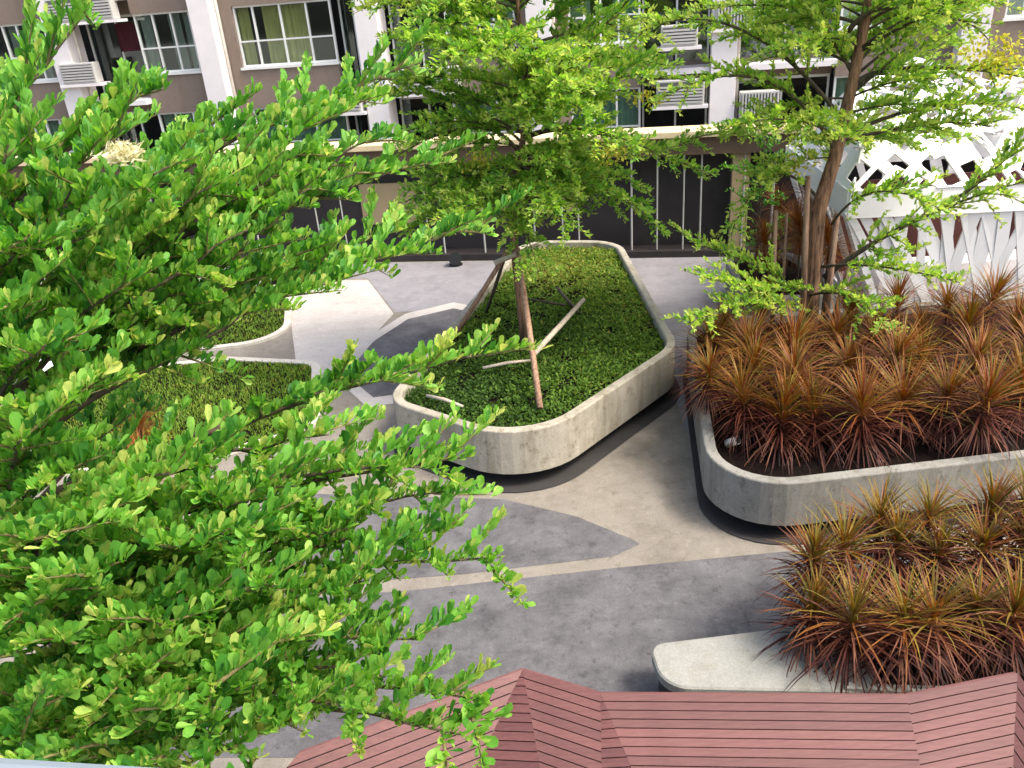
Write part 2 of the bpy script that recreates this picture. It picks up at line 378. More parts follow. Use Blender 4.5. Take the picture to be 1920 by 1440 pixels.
# pillars
PIL = [-18.2, -13.35, -8.8, -4.12, .43, 5.05, 10.75, 15.3]
for p in PIL: MB().box(p-.31, p+.31, -.42, .3, 0, 11).build('pillar', 'pillar_white', bl, bevel=.01)
MB().box(-20, 17, 2.6, 2.7, 0, 11).build('interior_wall', 'room_dark', bl)
FLO = [(1.35, 3.05), (4.14, 5.70), (6.75, 8.4)]    # window sill and head of each storey
LV = [0.2, 3.45, 6.2, 8.9]
def wall_piece(x0, x1, z0, z1, y0=0, y1=.2, mat='wall_taupe'): MB().box(x0, x1, y0, y1, z0, z1).build('wall', mat, bl)
ACS = []
def bay(p0, p1, mirror, wf, cur, storeys=(0, 1, 2)):
    a = p0+.31; b = p1-.31; Wd = b-a
    def fx(u): return (b-u) if mirror else (a+u)
    def seg(u0, u1): x = sorted((fx(u0), fx(u1))); return x[0], x[1]
    side, win = wf                                   # width of blank wall by pillar, window width
    for k in storeys:
        z0, z1 = FLO[k]; lo = LV[k]; hi = LV[k+1]
        x0, x1 = seg(0, side); wall_piece(x0, x1, lo, hi)
        x0, x1 = seg(side, side+win)
        wall_piece(x0, x1, lo, z0-.07); wall_piece(x0, x1, z1, hi)
        cu = cur[k % len(cur)]
        window(x0+.01, x1-.01, z0, z1, cu[0], .42, cu[1], cu[2])
        # balcony part: dark sliding door set back, slab, parapet ledge
        x0, x1 = seg(side+win, Wd)
        wall_piece(x0, x1, z1+.02, hi, .55, .7); wall_piece(x0, x1, lo, lo+.12, .55, .7)
        q = MB().box(x0+.02, x1-.02, -.3, .54, lo-.12, lo+.02); q.build('balcony_slab', 'pillar_white', bl)
        dr = MB(); e = .05
        for xx in (x0+.02, (x0+x1)/2, x1-.07): dr.box(xx, xx+e, .57, .63, lo+.13, z1)
        dr.box(x0+.02, x1-.02, .565, .635, z1-.05, z1+.018)
        D = dr.build('balcony_door', 'frame_white', bl)
        for i in range(2):
            xa = x0+.07 if i == 0 else (x0+x1)/2+.05; MB().box(xa, xa+(x1-x0)/2-.12, .596, .602, lo+.13, z1-.05).build('pane', 'pane_dark', D)
        ACS.append((k, x0, x1, lo))
        # railing in front of the balcony
        rl = MB(); rl.box(x0+.02, x1-.02, -.28, -.24, lo+.95, lo+1.0)
        nb = int((x1-x0)/.12)
        for i in range(nb+1): xx = x0+.04+(x1-x0-.1)*i/nb; rl.box(xx, xx+.018, -.27, -.25, lo+.021, lo+.949)
        if k != 1: rl.build('balcony_railing', 'frame_white', bl)
G1 = ([0, .22, .45, .7, 1], [(.02, .30, 'curtain_grey'), (.62, .98, 'curtain_green')], 'pane_pale')
G2 = ([0, .33, .66, 1], [(.02, .98, 'curtain_green')], 'pane_pale')
Yl = ([0, .2, .48, .75, 1], [(0, .13, 'curtain_yellow'), (.27, .72, 'curtain_yellow')], 'pane_dark')
Dk = ([0, .33, .66, 1], [(.05, .22, 'curtain_grey'), (.55, .75, 'curtain_grey'), (.82, .99, 'curtain_grey')], 'pane_dark')
bay(-18.2, -13.35, True, (.25, 1.5), [G2, Dk, G1])
bay(-13.35, -8.8, True, (.25, 1.75), [G2, Dk, G1])
bay(-8.8, -4.12, False, (.42, 2.85), [G2, Yl, G1])
bay(-4.12, .43, True, (.35, 1.9), [G2, G1, G1])
bay(.43, 5.05, False, (.4, 1.85), [G2, G1, G1])
bay(5.05, 10.75, True, (.25, 2.4), [G2, G2, G1])
bay(10.75, 15.3, False, (.4, 1.85), [G2, G1, G1])
MB().box(-20, 17, 2.7, 12, 0, 11.2).build('building_core', 'wall_taupe', bl)
MB().box(-18.2, 15.3, -.5, 2.75, 11.02, 11.25).build('roof_slab', 'pillar_white', bl)
cl = MB(); 
for k in range(15):
    x = -12.0+k*.045; cl.v += [(x, .45+.03*math.sin(k*1.9), 4.75), (x, .45+.02*math.sin(k*2.3), 5.5)]
cl.f = [(2*k, 2*k+2, 2*k+3, 2*k+1) for k in range(14)]
tag(cl.build('hanging_cloth', 'red_cloth', smooth=True), 'dark red cloth hanging in the left upper balcony', 'cloth')
bpy.data.objects['hanging_cloth'].matrix_world = Matrix.Translation(Vector(FO)+n_*BD) @ Matrix.Rotation(-FA, 4, 'Z')
for p in (-8.45, .78, 5.42, -13.0):
    MB().tube([(p, -.06, 0), (p, -.06, 11)], [.045, .045], 8).build('downpipe', 'pipe_white', bl, True)
# outdoor air-conditioner units on brackets in front of the balconies
def ac_unit(x, z, wd, ht, label, louvre=True):
    R = tag(empty('air_conditioner', (bl.matrix_world @ Vector((0,0,0))), -FA), label, 'air conditioner', 'air conditioner units on the facade')
    R.location = Vector(FO)+n_*BD + Vector((math.cos(FA), -math.sin(FA), 0))*x + Vector((0, 0, z)) - n_*.36
    MB().box(-wd/2, wd/2, -.16, .16, 0, ht).build('casing', 'ac_white', R, bevel=.02)
    MB().box(-wd/2-.1, wd/2+.1, -.2, .3, -.08, -.004).build('ledge', 'pillar_white', R)
    MB().box(-wd/2+.05, wd/2-.05, -.168, -.1605, .05, ht-.05).build('grille_back', 'dark_grille', R)
    n = int((ht-.1)/.075) if louvre else int((wd-.1)/.075)
    for i in range(n):
        if louvre: MB().box(-wd/2+.05, wd/2-.05, -.19, -.17, .055+i*.075, .055+i*.075+.045).build('slat', 'ac_white', R)
        else: MB().box(-wd/2+.055+i*.075, -wd/2+.055+i*.075+.04, -.19, -.17, .05, ht-.05).build('slat', 'ac_white', R)
bpy.context.view_layer.update()
ac_unit(-12.3, 5.62, 2.0, .62, 'wide louvred unit at the top left, above the dark balcony')
ac_unit(-12.9, 4.02, 1.1, .55, 'white unit low in the left balcony beside the tree tip')
ac_unit(-5.6, 2.86, 2.1, .34, 'long low grey louvred unit below the yellow curtains')
ac_unit(-2.6, 3.25, 1.7, .62, 'white louvred unit between the second and third pillars')
ac_unit(4.0, 2.6, 1.2, .62, 'louvred unit right of the pale green lower window')
ac_unit(5.3, 4.35, 1.0, .65, 'upper unit with vertical grille, right of centre', False)
ac_unit(5.95, 2.1, .95, .75, 'lower unit with vertical grille just above the tan coping', False)
ac_unit(3.95, 4.0, .9, .5, 'small white unit on the upper floor near the centre tree')

# ================================================================== planters
def planter(cs, rs, top, label, soil_z, wall=.13, plinth=.2, mat='planter', soil='soil'):
    o = round_poly(cs, rs, 10)
    if sum(o[i-1].x*o[i].y-o[i].x*o[i-1].y for i in range(len(o))) < 0: o.reverse()
    cx = sum((p for p in o), Vector((0,0)))/len(o)
    R = tag(empty('planter', (cx.x, cx.y, 0)), label, 'planter'); o = [p-cx for p in o]
    b = .018; i0 = offset_poly(o, .14)
    shell = rings([(offset_poly(o, .05), plinth), (o, plinth+.02), (o, top-b), (offset_poly(o, b*.35), top-b*.35), (offset_poly(o, b), top), (offset_poly(o, wall-b), top), (offset_poly(o, wall), top-b), (offset_poly(o, wall), soil_z-.12)])
    shell.build('shell', mat, R, smooth=False)
    i1 = offset_poly(o, .32)
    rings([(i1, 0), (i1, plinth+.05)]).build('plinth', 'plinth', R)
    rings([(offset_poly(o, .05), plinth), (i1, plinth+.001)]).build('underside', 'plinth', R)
    ins = offset_poly(o, wall-.01); mb = MB(); n = len(ins)
    mb.v = [(p.x, p.y, soil_z+.015*math.sin(k)) for k, p in enumerate(ins)]+[(0, 0, soil_z+.05)]
    mb.f = [(k, (k+1) % n, n) for k in range(n)]
    mb.build('soil_bed', soil, R)
    return R, [p+cx for p in offset_poly(o, wall)]
PA, inA = planter([(-1.68,9.45),(.12,7.98),(2.42,10.45),(2.42,15.95),(.45,16.5)], [.55,1.0,.95,.85,.7], .82, 'pale concrete planter filled with grass and a staked young tree', .64)
PB, inB = planter([(1.95,6.85),(9.5,7.35),(9.5,11.5),(2.75,11.55)], [.75,.6,.6,.7], .76, 'long concrete planter on the right full of red brown dracaenas', .62, mat='planter_grey')
PC, inC = planter([(3.85,12.25),(5.5,12.05),(5.5,14.6),(4.2,14.7)], [.5,.3,.5,.5], .76, 'small concrete planter beside the white pavilion', .66, mat='planter_grey')
grass_patch('planter_grass', [tuple(p) for p in inA], .655, 52000, 'low patchy green groundcover in the central concrete planter', (.05, .7), (.06, .13),
            lambda P: .15*np.sin(P[:,0]*1.9)*np.cos(P[:,1]*1.3)+np.clip((P[:,1]-11)*.09+(P[:,0]-.5)*.07, -.25, .42), True)  # tone: dry yellow towards far right, shade painted in towards near left
def border_strip(inner, wd):
    o = offset_poly(inner, -.13-wd); struct(sheet('dark_border', o, .016, 'plinth'))  # flat dark sheet on the ground, slightly wider than the planter outline
border_strip(inA, .09); border_strip(inB, .05)
# drain pipe end in the near left corner of the right planter
p0 = Vector((2.42, 7.95, .66))
dp = tag(empty('drain_pipe', p0), 'short pipe stub in the left corner of the dracaena planter', 'pipe')
MB().tube([(0,0,0),(.09,-.10,.10)], [.05,.05], 12).build('pipe', 'pipe_white', dp, smooth=True)
MB().tube([(.088,-.098,.098),(.092,-.102,.1025)], [.042,.042], 12).build('opening', 'plinth', dp)

# concrete bench with planting bed, bottom right
bn = tag(empty('concrete_bench', (1.6, 4.9, 0)), 'low pale concrete bench with rounded end beside the timber deck', 'bench')
off = Vector((1.6, 4.9))
bo = [p-off for p in round_poly([G(1216,1207,.45), G(1640,1156,.44), G(1640,1298,.44), G(1243,1289,.45)], [.13, .02, .02, .26], 8)]
if sum(bo[i-1].x*bo[i].y-bo[i].x*bo[i-1].y for i in range(len(bo))) < 0: bo.reverse()
b2 = rings([(bo, .36), (bo, .435), (offset_poly(bo, .015), .45)])
nb = len(bo); b2.f.append(tuple(range(2*nb, 3*nb))); b2.f.append(tuple(range(nb))[::-1]); b2.build('seat', 'bench_concrete', bn)
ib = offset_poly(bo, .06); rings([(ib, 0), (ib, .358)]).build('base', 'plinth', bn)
bd = tag(empty('planting_bed', (3.6, 5.0, 0)), 'bed of dark soil with white edging behind the timber deck', 'planting bed')
q = [Vector((p.x, p.y)) for p in (G(1585,1292,.46), G(1800,1306,.46), G(2110,1295,.46), G(2110,1040,.46), G(1720,1055,.46), G(1585,1080,.46))]
q = [p-Vector((3.6, 5.0)) for p in q]
rings([(q, 0), (q, .47), (offset_poly(q, .09), .47), (offset_poly(q, .09), .35)]).build('edging', 'bench_concrete', bd)
qi = offset_poly(q, .085); mb = MB(); mb.v = [(p.x, p.y, .445) for p in qi]; mb.f = [tuple(range(len(qi)))]; mb.build('soil_bed', 'soil', bd)
inD = [p+Vector((3.6,5.0)) for p in qi]

# ================================================================== folded timber deck, bottom right
dk = tag(empty('timber_deck', (1.2, 3.9, 0)), 'folded red brown timber deck of horizontal boards at the bottom', 'deck')
dko = Vector((1.2, 3.9, 0)); ZR, ZL = .9, .5
def rid(x, y): return G(x, y, ZR)-dko
def low(x, y): return G(x, y, ZL)-dko
A0 = rid(560,1412); P1 = rid(980,1255); P2 = rid(1126,1300); P3 = rid(1700,1304); P4 = rid(1908,1262); P5 = rid(1960, 1330)
def onto(x, y, a, b, c):       # where the photo ray meets the plane of a facet
    n = (b-a).cross(c-a); d = ray(x, y); o = CAM-dko; return o + d*((a-o).dot(n)/d.dot(n))
def lowz(x, y, z): return G(x, y, z)-dko
l0 = lowz(300,1720,.5); l1 = onto(760,1720,A0,P1,l0); l2 = lowz(1062,1720,.45); l3 = onto(1131,1720,P1,P2,l2)
l4 = lowz(1300,1720,.6); l5 = onto(1780,1720,P2,P3,l4); l6 = onto(1885,1720,P3,P4,l5); l7 = onto(2150,1720,P4,P5,l6)
def boards(root, quad, e0, e1, wd, gap, th, mat, name='board', jit=.0):
    """cut a planar convex facet into boards that run along e0-e1"""
    a = quad[0]; nrm = (quad[1]-a).cross(quad[2]-a).normalized()
    if nrm.z < 0: nrm = -nrm
    quad = [p-nrm*((p-a).dot(nrm)) for p in quad]
    t = (e1-e0).normalized(); t = (t-nrm*t.dot(nrm)).normalized(); s = nrm.cross(t)
    ds = [s.dot(p) for p in quad]; lo, hi = min(ds), max(ds); k = hi
    out = []
    while k > lo:
        c = clip(clip(quad, s, k), -s, -(k-wd+gap))
        if len(c) >= 3:
            o = c[0]; cen = sum(c, Vector())/len(c)
            if (c[1]-c[0]).cross(c[2]-c[1]).dot(nrm) < 0: c = c[::-1]
            me = slab_mesh([p-cen for p in c], nrm, th).mesh(name)
            b = link(name, me, mat, root); b.location = cen + nrm*random.uniform(-jit, jit); out.append(b)
        k -= wd
    under = slab_mesh([p-nrm*(th+.012) for p in quad], nrm, .02)
    under.build('underlay', 'plinth', root)
    return out
BW = .066
for fc, e in (([A0, P1, l1, l0], (A0, P1)), ([P1, l2, l1], (l1+(P1-l1)*.35, l2+(P1-l2)*.30)), ([P1, P2, l3, l2], (P1, P2)), ([P2, l4, l3], (l3, l4)), ([P2, P3, l5, l4], (P2, P3)), ([P3, P4, l6, l5], (P3, P4)), ([P4, P5, l7, l6], (P4, P5))):
    boards(dk, fc, e[0], e[1], BW, .0075, .02, 'deck_wood', jit=.0008)
for a, b in ((A0, P1), (P1, P2), (P2, P3), (P3, P4)):
    MB().bar(a-V(0,-.02,.06), b-V(0,-.02,.06), .02, .09).build('edge_board', 'deck_wood', dk)
for p in (A0, P1, P2, P3, P4): MB().tube([(p.x, p.y-.1, -0.0), (p.x, p.y-.1, p.z-.09)], [.05, .05], 8).build('leg', 'plinth', dk)

# ================================================================== white pavilion on the right
pv = tag(empty('pavilion', (7.6, 13.3, 0)), 'white pavilion of slanting struts with folded slotted roof', 'pavilion'); pvo = V(7.6, 13.3, 0)
top = [V(5.2,11.75,2.22), V(10.4,11.75,2.05), V(10.6,15.6,2.1), V(5.6,15.6,2.2)]
bot = [V(6.15,12.1,.16), V(10.2,12.1,.16), V(10.2,15.2,.16), V(6.3,15.2,.16)]
fl = [b+V(0,0,.0)-pvo for b in bot]
boards(pv, fl, fl[0], fl[3], .14, .008, .03, 'floor_wood', name='floor_board')
MB().box(-1.45, 2.6, -1.15, 1.85, 0, .1).build('floor_base', 'plinth', pv)
for i in range(4):
    a, b = top[i]-pvo, top[(i+1) % 4]-pvo
    MB().bar(a+V(0,0,.10), b+V(0,0,.10), .06, .42).build('ring_beam', 'white_paint', pv)
    c, d = bot[i]-pvo, bot[(i+1) % 4]-pvo
    if i != 0: MB().bar(c, d, .05, .1).build('base_rail', 'white_paint', pv)
    if i == 0: st = [(0,.0),(.0,.10),(.10,.05),(.10,.22),(.22,.14),(.28,.30),(.30,.22),(.34,.42),(.42,.33),(.46,.44),(.50,.58),(.58,.47),(.62,.74),(.70,.60),(.74,.86),(.86,.72),(.9,1.0),(.04,.16),(.16,.02),(.2,.34),(.38,.2),(.4,.52),(.54,.36),(.56,.66),(.68,.5),(.66,.8),(.8,.64)]
    else: st = [(u/10+.04*random.random(), min(1, u/10+random.uniform(-.14, .16))) for u in range(10)]
    for u, v in st:
        p = a+(b-a)*u; q_ = c+(d-c)*max(0, min(1, v))
        nn = (b-a).cross(V(0,0,1)).normalized()
        MB().bar(p+V(0,0,.0)+nn*random.uniform(-.012,.012), q_, random.uniform(.1,.24), .03, up=nn).build('strut', 'white_paint', pv)
# folded strut line half way on the left front, as in V shapes
MB().box(-1.3, 2.4, 1.55, 1.6, .17, 1.9).build('back_screen', 'maroon_wood', pv)
MB().box(-.9, 2.0, .2, .75, .17, .62).build('seat_block', 'white_paint', pv)
# roof facets
ra = [V(5.2,11.7,2.52), V(6.5,11.7,2.48), V(7.9,11.7,2.43), V(9.2,11.7,2.38), V(10.4,11.7,2.35)]
pk = [V(5.5,12.2,3.05), V(6.6,12.7,3.6), V(7.5,12.1,2.85), V(8.1,12.6,3.6), V(9.7,12.3,2.9)]
rg = [V(6.0,14.0,3.7), V(7.2,14.3,4.05), V(8.4,14.1,3.6), V(9.8,14.2,4.0)]
bk = [V(5.6,15.6,2.5), V(7.4,15.6,2.5), V(9.0,15.6,2.45), V(10.6,15.6,2.4)]
def plate(tri, seed, wide=.13, nar=.19, solid=False):
    rr = random.Random(seed); tri = [p-pvo for p in tri]; a, b, c = tri[:3]
    nrm = (b-a).cross(c-a).normalized()
    if nrm.z < 0: nrm = -nrm; tri = tri[::-1]
    ang = rr.uniform(0, math.pi); t = (b-a).normalized(); s = nrm.cross(t)
    t, s = t*math.cos(ang)+s*math.sin(ang), s*math.cos(ang)-t*math.sin(ang)
    ds = [s.dot(p) for p in tri]; k = max(ds); i = 0
    while k > min(ds):
        wd = wide*rr.uniform(.6, 1.1) if i % 2 == 0 else nar*rr.uniform(.8, 1.4)
        c = clip(clip(tri, s, k), -s, -(k-wd)); k -= wd; i += 1
        if len(c) < 3: continue
        if i % 2 == 1 or solid: segs = [(-99, 99)]
        else:
            es = [t.dot(p) for p in c]; x = min(es); segs = [(x-1, x+.1)]; x += .1
            while x < max(es):
                hole = rr.uniform(.15, .5); x += hole; ln = rr.uniform(.1, .45); segs.append((x, x+ln)); x += ln
        for s0, s1 in segs:
            e = clip(clip(c, t, s1), -t, -s0)
            if len(e) < 3: continue
            if (e[1]-e[0]).cross(e[2]-e[1]).dot(nrm) < 0: e = e[::-1]
            cen = sum(e, Vector())/len(e)
            o = link('roof_slat', slab_mesh([p-cen for p in e], nrm, .03).mesh('roof_slat'), 'white_paint', pv); o.location = cen
sd_ = 3
for i in range(4):
    plate([ra[i], ra[i+1], pk[i]], sd_); sd_ += 1
    plate([ra[i+1], pk[i+1], pk[i]], sd_); sd_ += 1
for i in range(3):
    plate([pk[i], pk[i+1], rg[i]], sd_); sd_ += 1
    plate([pk[i+1], rg[i+1], rg[i]], sd_); sd_ += 1
plate([pk[3], pk[4], rg[3]], 50); plate([ra[0], pk[0], bk[0]], 51); plate([pk[0], rg[0], bk[0]], 52)
for i in range(3): plate([rg[i], rg[i+1], bk[i+1], bk[i]], 60+i)
for a, b in [(pk[0],pk[1]),(pk[1],pk[2]),(pk[2],pk[3]),(pk[3],pk[4]),(rg[0],rg[1]),(rg[1],rg[2]),(rg[2],rg[3]),(pk[0],rg[0]),(pk[1],rg[0]),(pk[1],rg[1]),(pk[2],rg[1]),(pk[3],rg[2]),(pk[3],rg[3])]:
    MB().bar(a-pvo-V(0,0,.03), b-pvo-V(0,0,.03), .06, .07).build('rafter', 'white_paint', pv)
# white seat glimpsed at the far left
ws = tag(empty('white_bench', (-7.3, 12.6, 0)), 'white bench glimpsed through leaves at the far left edge', 'bench')
MB().box(-1.2, .5, -.5, .5, .42, .5).build('seat', 'white_paint', ws, bevel=.02)
for x in (-1.0, .2): MB().box(x, x+.12, -.4, .4, 0, .419).build('leg', 'white_paint', ws)
MB().bar((-1.2,.45,.95), (.5,.45,.95), .05, .3).build('backrest', 'white_paint', ws)
for x in (-1.0, .3): MB().box(x, x+.06, .42, .47, .5, .85).build('support', 'white_paint', ws)
# small black spotlight at the foot of the far wall
sp = tag(empty('spotlight', G(855,497,0)), 'small black spotlight on the ground at the foot of the dark wall', 'spotlight')
MB().tube([(0,0,0),(0,0,.03)], [.16,.15], 12).build('base', 'black_plastic', sp)
MB().tube([(0,0,.03),(0,0,.10)], [.03,.03], 8).build('stem', 'black_plastic', sp)
MB().tube([(0,.12,.12),(0,.0,.17),(0,-.16,.2)], [.08,.13,.15], 12).build('head', 'black_plastic', sp)
# balcony rail bottom left
br = tag(empty('balcony_rail', (-.4, .5, 3.9)), 'blue grey metal balcony rail at the bottom left corner', 'railing'); bro = V(-.4,.5,3.9)
e0 = G(0,1411,4.85); e1 = G(470,1440,4.85); dd = (e1-e0).normalized(); pn = V(dd.y, -dd.x, 0)
s0 = e0-dd*2.2+pn*.06-V(0,0,.03)-bro; s1 = e1+dd*2.2+pn*.06-V(0,0,.03)-bro
MB().bar(s0, s1, .12, .06).build('top_rail', 'rail_metal', br, bevel=.012)
for k in range(14):
    p = s0+(s1-s0)*((k+.5)/14); MB().tube([(p.x, p.y, 0), (p.x, p.y, p.z-.031)], [.012,.012], 8).build('baluster', 'rail_metal', br)
struct(MB().box(-3.5, 3.5, -1.2, .75, 3.72, 3.899).build('balcony_slab', 'paving_pale'))

# ================================================================== dracaenas
def blade_curve(L, el, droop, n=5):
    pts = []; x = z = 0.; a = el
    for i in range(n):
        pts.append((x, z)); x += math.cos(a)*L/(n-1); z += math.sin(a)*L/(n-1); a -= droop/(n-1)
    return pts
def blade_geo(L, wd, el, droop):
    pts = blade_curve(L, el, droop); ws = [.55, 1, .9, .55, .03]; vs = []; fs = []
    for i, (x, z) in enumerate(pts):
        h = wd*ws[i]/2; vs += [(x, -h, z+.25*h), (x, 0, z-.15*h), (x, h, z+.25*h)]
    for i in range(len(pts)-1):
        a = 3*i; fs += [(a, a+1, a+4, a+3), (a+1, a+2, a+5, a+4)]
    return vs, fs
def blade_params(q):
    """q 0..1: 0 = old drooping outer blade, 1 = young upright centre blade"""
    el = -.5+q*1.85+random.uniform(-.28, .28); L = random.uniform(.38, .60)*(1 if q < .8 else .85)
    droop = (1.6-q*1.1)*random.uniform(.5, 1.3); tone = .05+.42*q**.7+random.uniform(-.12, .2)
    if q > .6: tone = random.uniform(.6, 1.0)
    if q < .35 and random.random() < .3: tone = random.uniform(.45, .6)
    return L, random.uniform(.009, .015), el, droop, max(0, min(1, tone))
def set_tone(me, vals):
    a = me.attributes.new('tone', 'FLOAT', 'POINT'); a.data.foreach_set('value', vals)
def rosette_mesh(n, size=1.0, orange=False):
    mb = MB(); tones = []
    for i in range(n):
        q = (i+.5)/n; L, wd, el, dr, tn = blade_params(q); az = i*2.399+random.uniform(-.2, .2)
        if orange: tn = random.uniform(.62, .86)
        vs, fs = blade_geo(L*size, wd, el, dr); c, s = math.cos(az), math.sin(az); zb = (q-.5)*.34
        mb.add([(x*c-y*s, x*s+y*c, z+zb) for x, y, z in vs], fs); tones += [tn]*len(vs)
    me = mb.mesh('foliage', True); set_tone(me, tones); me.materials.append(MATS['dracaena']); return me
ROS = [rosette_mesh(290, random.uniform(.95, 1.12)) for _ in range(6)]
ROSO = [rosette_mesh(290, 1.1, True) for _ in range(3)]
BLV = []
for b in range(10):
    row = []
    for v in range(4):
        q = (b+.5)/10; L, wd, el, dr, tn = blade_params(q); vs, fs = blade_geo(L*1.05, wd*1.3, el, dr)
        mb = MB(); mb.add(vs, fs); me = mb.mesh('blade', True); set_tone(me, [tn]*len(vs)); me.materials.append(MATS['dracaena']); row.append(me)
    BLV.append(row)
STEM = MB().tube([(0,0,-.1),(.01,0,.2),(0,.01,.55)], [.022,.018,.014], 6).mesh('stem', True); STEM.materials.append(MATS['bark_dark'])
def dracaena(p, ground, label, group, fine=False, sc=1.0, orange=False):
    """p: centre of the leaf rosette"""
    R = tag(empty('dracaena', (p.x, p.y, ground)), label, 'dracaena', group)
    h = max(.12, p.z-ground); st = link('stem', STEM, None, R); st.scale = (1, 1, h/.55+.02)
    if not fine:
        f = link('foliage', random.choice(ROSO if orange else ROS), None, R); f['kind'] = 'stuff'; f.location = (0, 0, h); f.scale = (sc, sc, sc)
        f.rotation_euler = (random.uniform(-.28, .28), random.uniform(-.28, .28), random.uniform(0, 6.28))
    else:
        n = 200; tx = random.uniform(-.15, .15); ty = random.uniform(-.15, .15)
        for i in range(n):
            q = (i+.5)/n; b = link('blade', random.choice(BLV[int(q*10)]), None, R)
            b.location = (0, 0, h+(q-.5)*.34); b.rotation_euler = (random.uniform(-.16, .16)+tx, random.uniform(-.16, .16)+ty, i*2.399+random.uniform(-.2, .2))
            k = sc*random.uniform(.85, 1.12); b.scale = (k, 1, k)
    return R
ORD = ['first', 'second', 'third', 'fourth', 'fifth', 'sixth', 'seventh', 'eighth', 'ninth', 'tenth', 'eleventh', 'twelfth']
def row(pts, zc, ground, rowname, group, fine=False, sc=1.0, inside=None):
    pts = sorted(pts)
    for i, (x, y) in enumerate(pts):
        p = G(x+random.uniform(-14, 14), y+random.uniform(-12, 12), zc+random.uniform(-.1, .08))
        dracaena(p, ground, f'{"orange" if group == gC else "red brown"} dracaena, {ORD[i]} from left, {rowname}', group, fine, sc*random.uniform(.82, 1.15), group == gC)
gB = 'dracaenas in the long right planter'; gC = 'dracaenas in the small planter'; gD = 'dracaenas in the bed by the timber deck'
row([(1395,775),(1460,800),(1535,795),(1610,788),(1690,780),(1765,772),(1845,765),(1925,758),(2010,750),(2100,742),(2190,735)], 1.0, .63, 'front row, long right planter', gB, False, 1.2)
row([(1335,715),(1415,715),(1500,712),(1580,705),(1665,700),(1745,696),(1830,690),(1915,684),(2000,678),(2090,670),(2180,665)], 1.1, .63, 'second row, long right planter', gB, False, 1.15)
row([(1335,660),(1400,655),(1480,655),(1560,648),(1640,642),(1725,640),(1810,632),(1900,630),(1985,624),(2070,618),(2150,612)], 1.16, .63, 'third row, long right planter', gB, False, 1.1)
row([(1365,618),(1430,610),(1590,602),(1680,598),(1770,594),(1860,588),(1945,582),(2030,577)], 1.2, .63, 'back row, long right planter', gB, False, 1.05)
row([(1448,455),(1500,440),(1550,455),(1525,385),(1475,395)], 1.75, .67, 'small planter beside the pavilion', gC, False, 1.0)
row([(1535,1170),(1605,1178),(1680,1178),(1755,1175),(1830,1170),(1905,1162),(1985,1155)], .76, .45, 'front row, bed by timber deck', gD, True, 1.08)
row([(1515,1065),(1590,1055),(1680,1050),(1760,1052),(1840,1045),(1925,1040),(2010,1035)], .95, .45, 'middle row, bed by timber deck', gD, True, 1.0)
row([(1655,1000),(1745,1000),(1850,975),(1935,975),(2015,975)], 1.02, .45, 'back row, bed by timber deck', gD, True, 1.0)
for (x, y), lb in (((262,808), 'orange dracaena standing behind the large tree, upper of two'), ((268,880), 'orange dracaena standing behind the large tree, lower of two')):
    p = G(x, y, .5); dracaena(p, .02, lb, 'orange dracaenas on the lawn', False, .85, True)

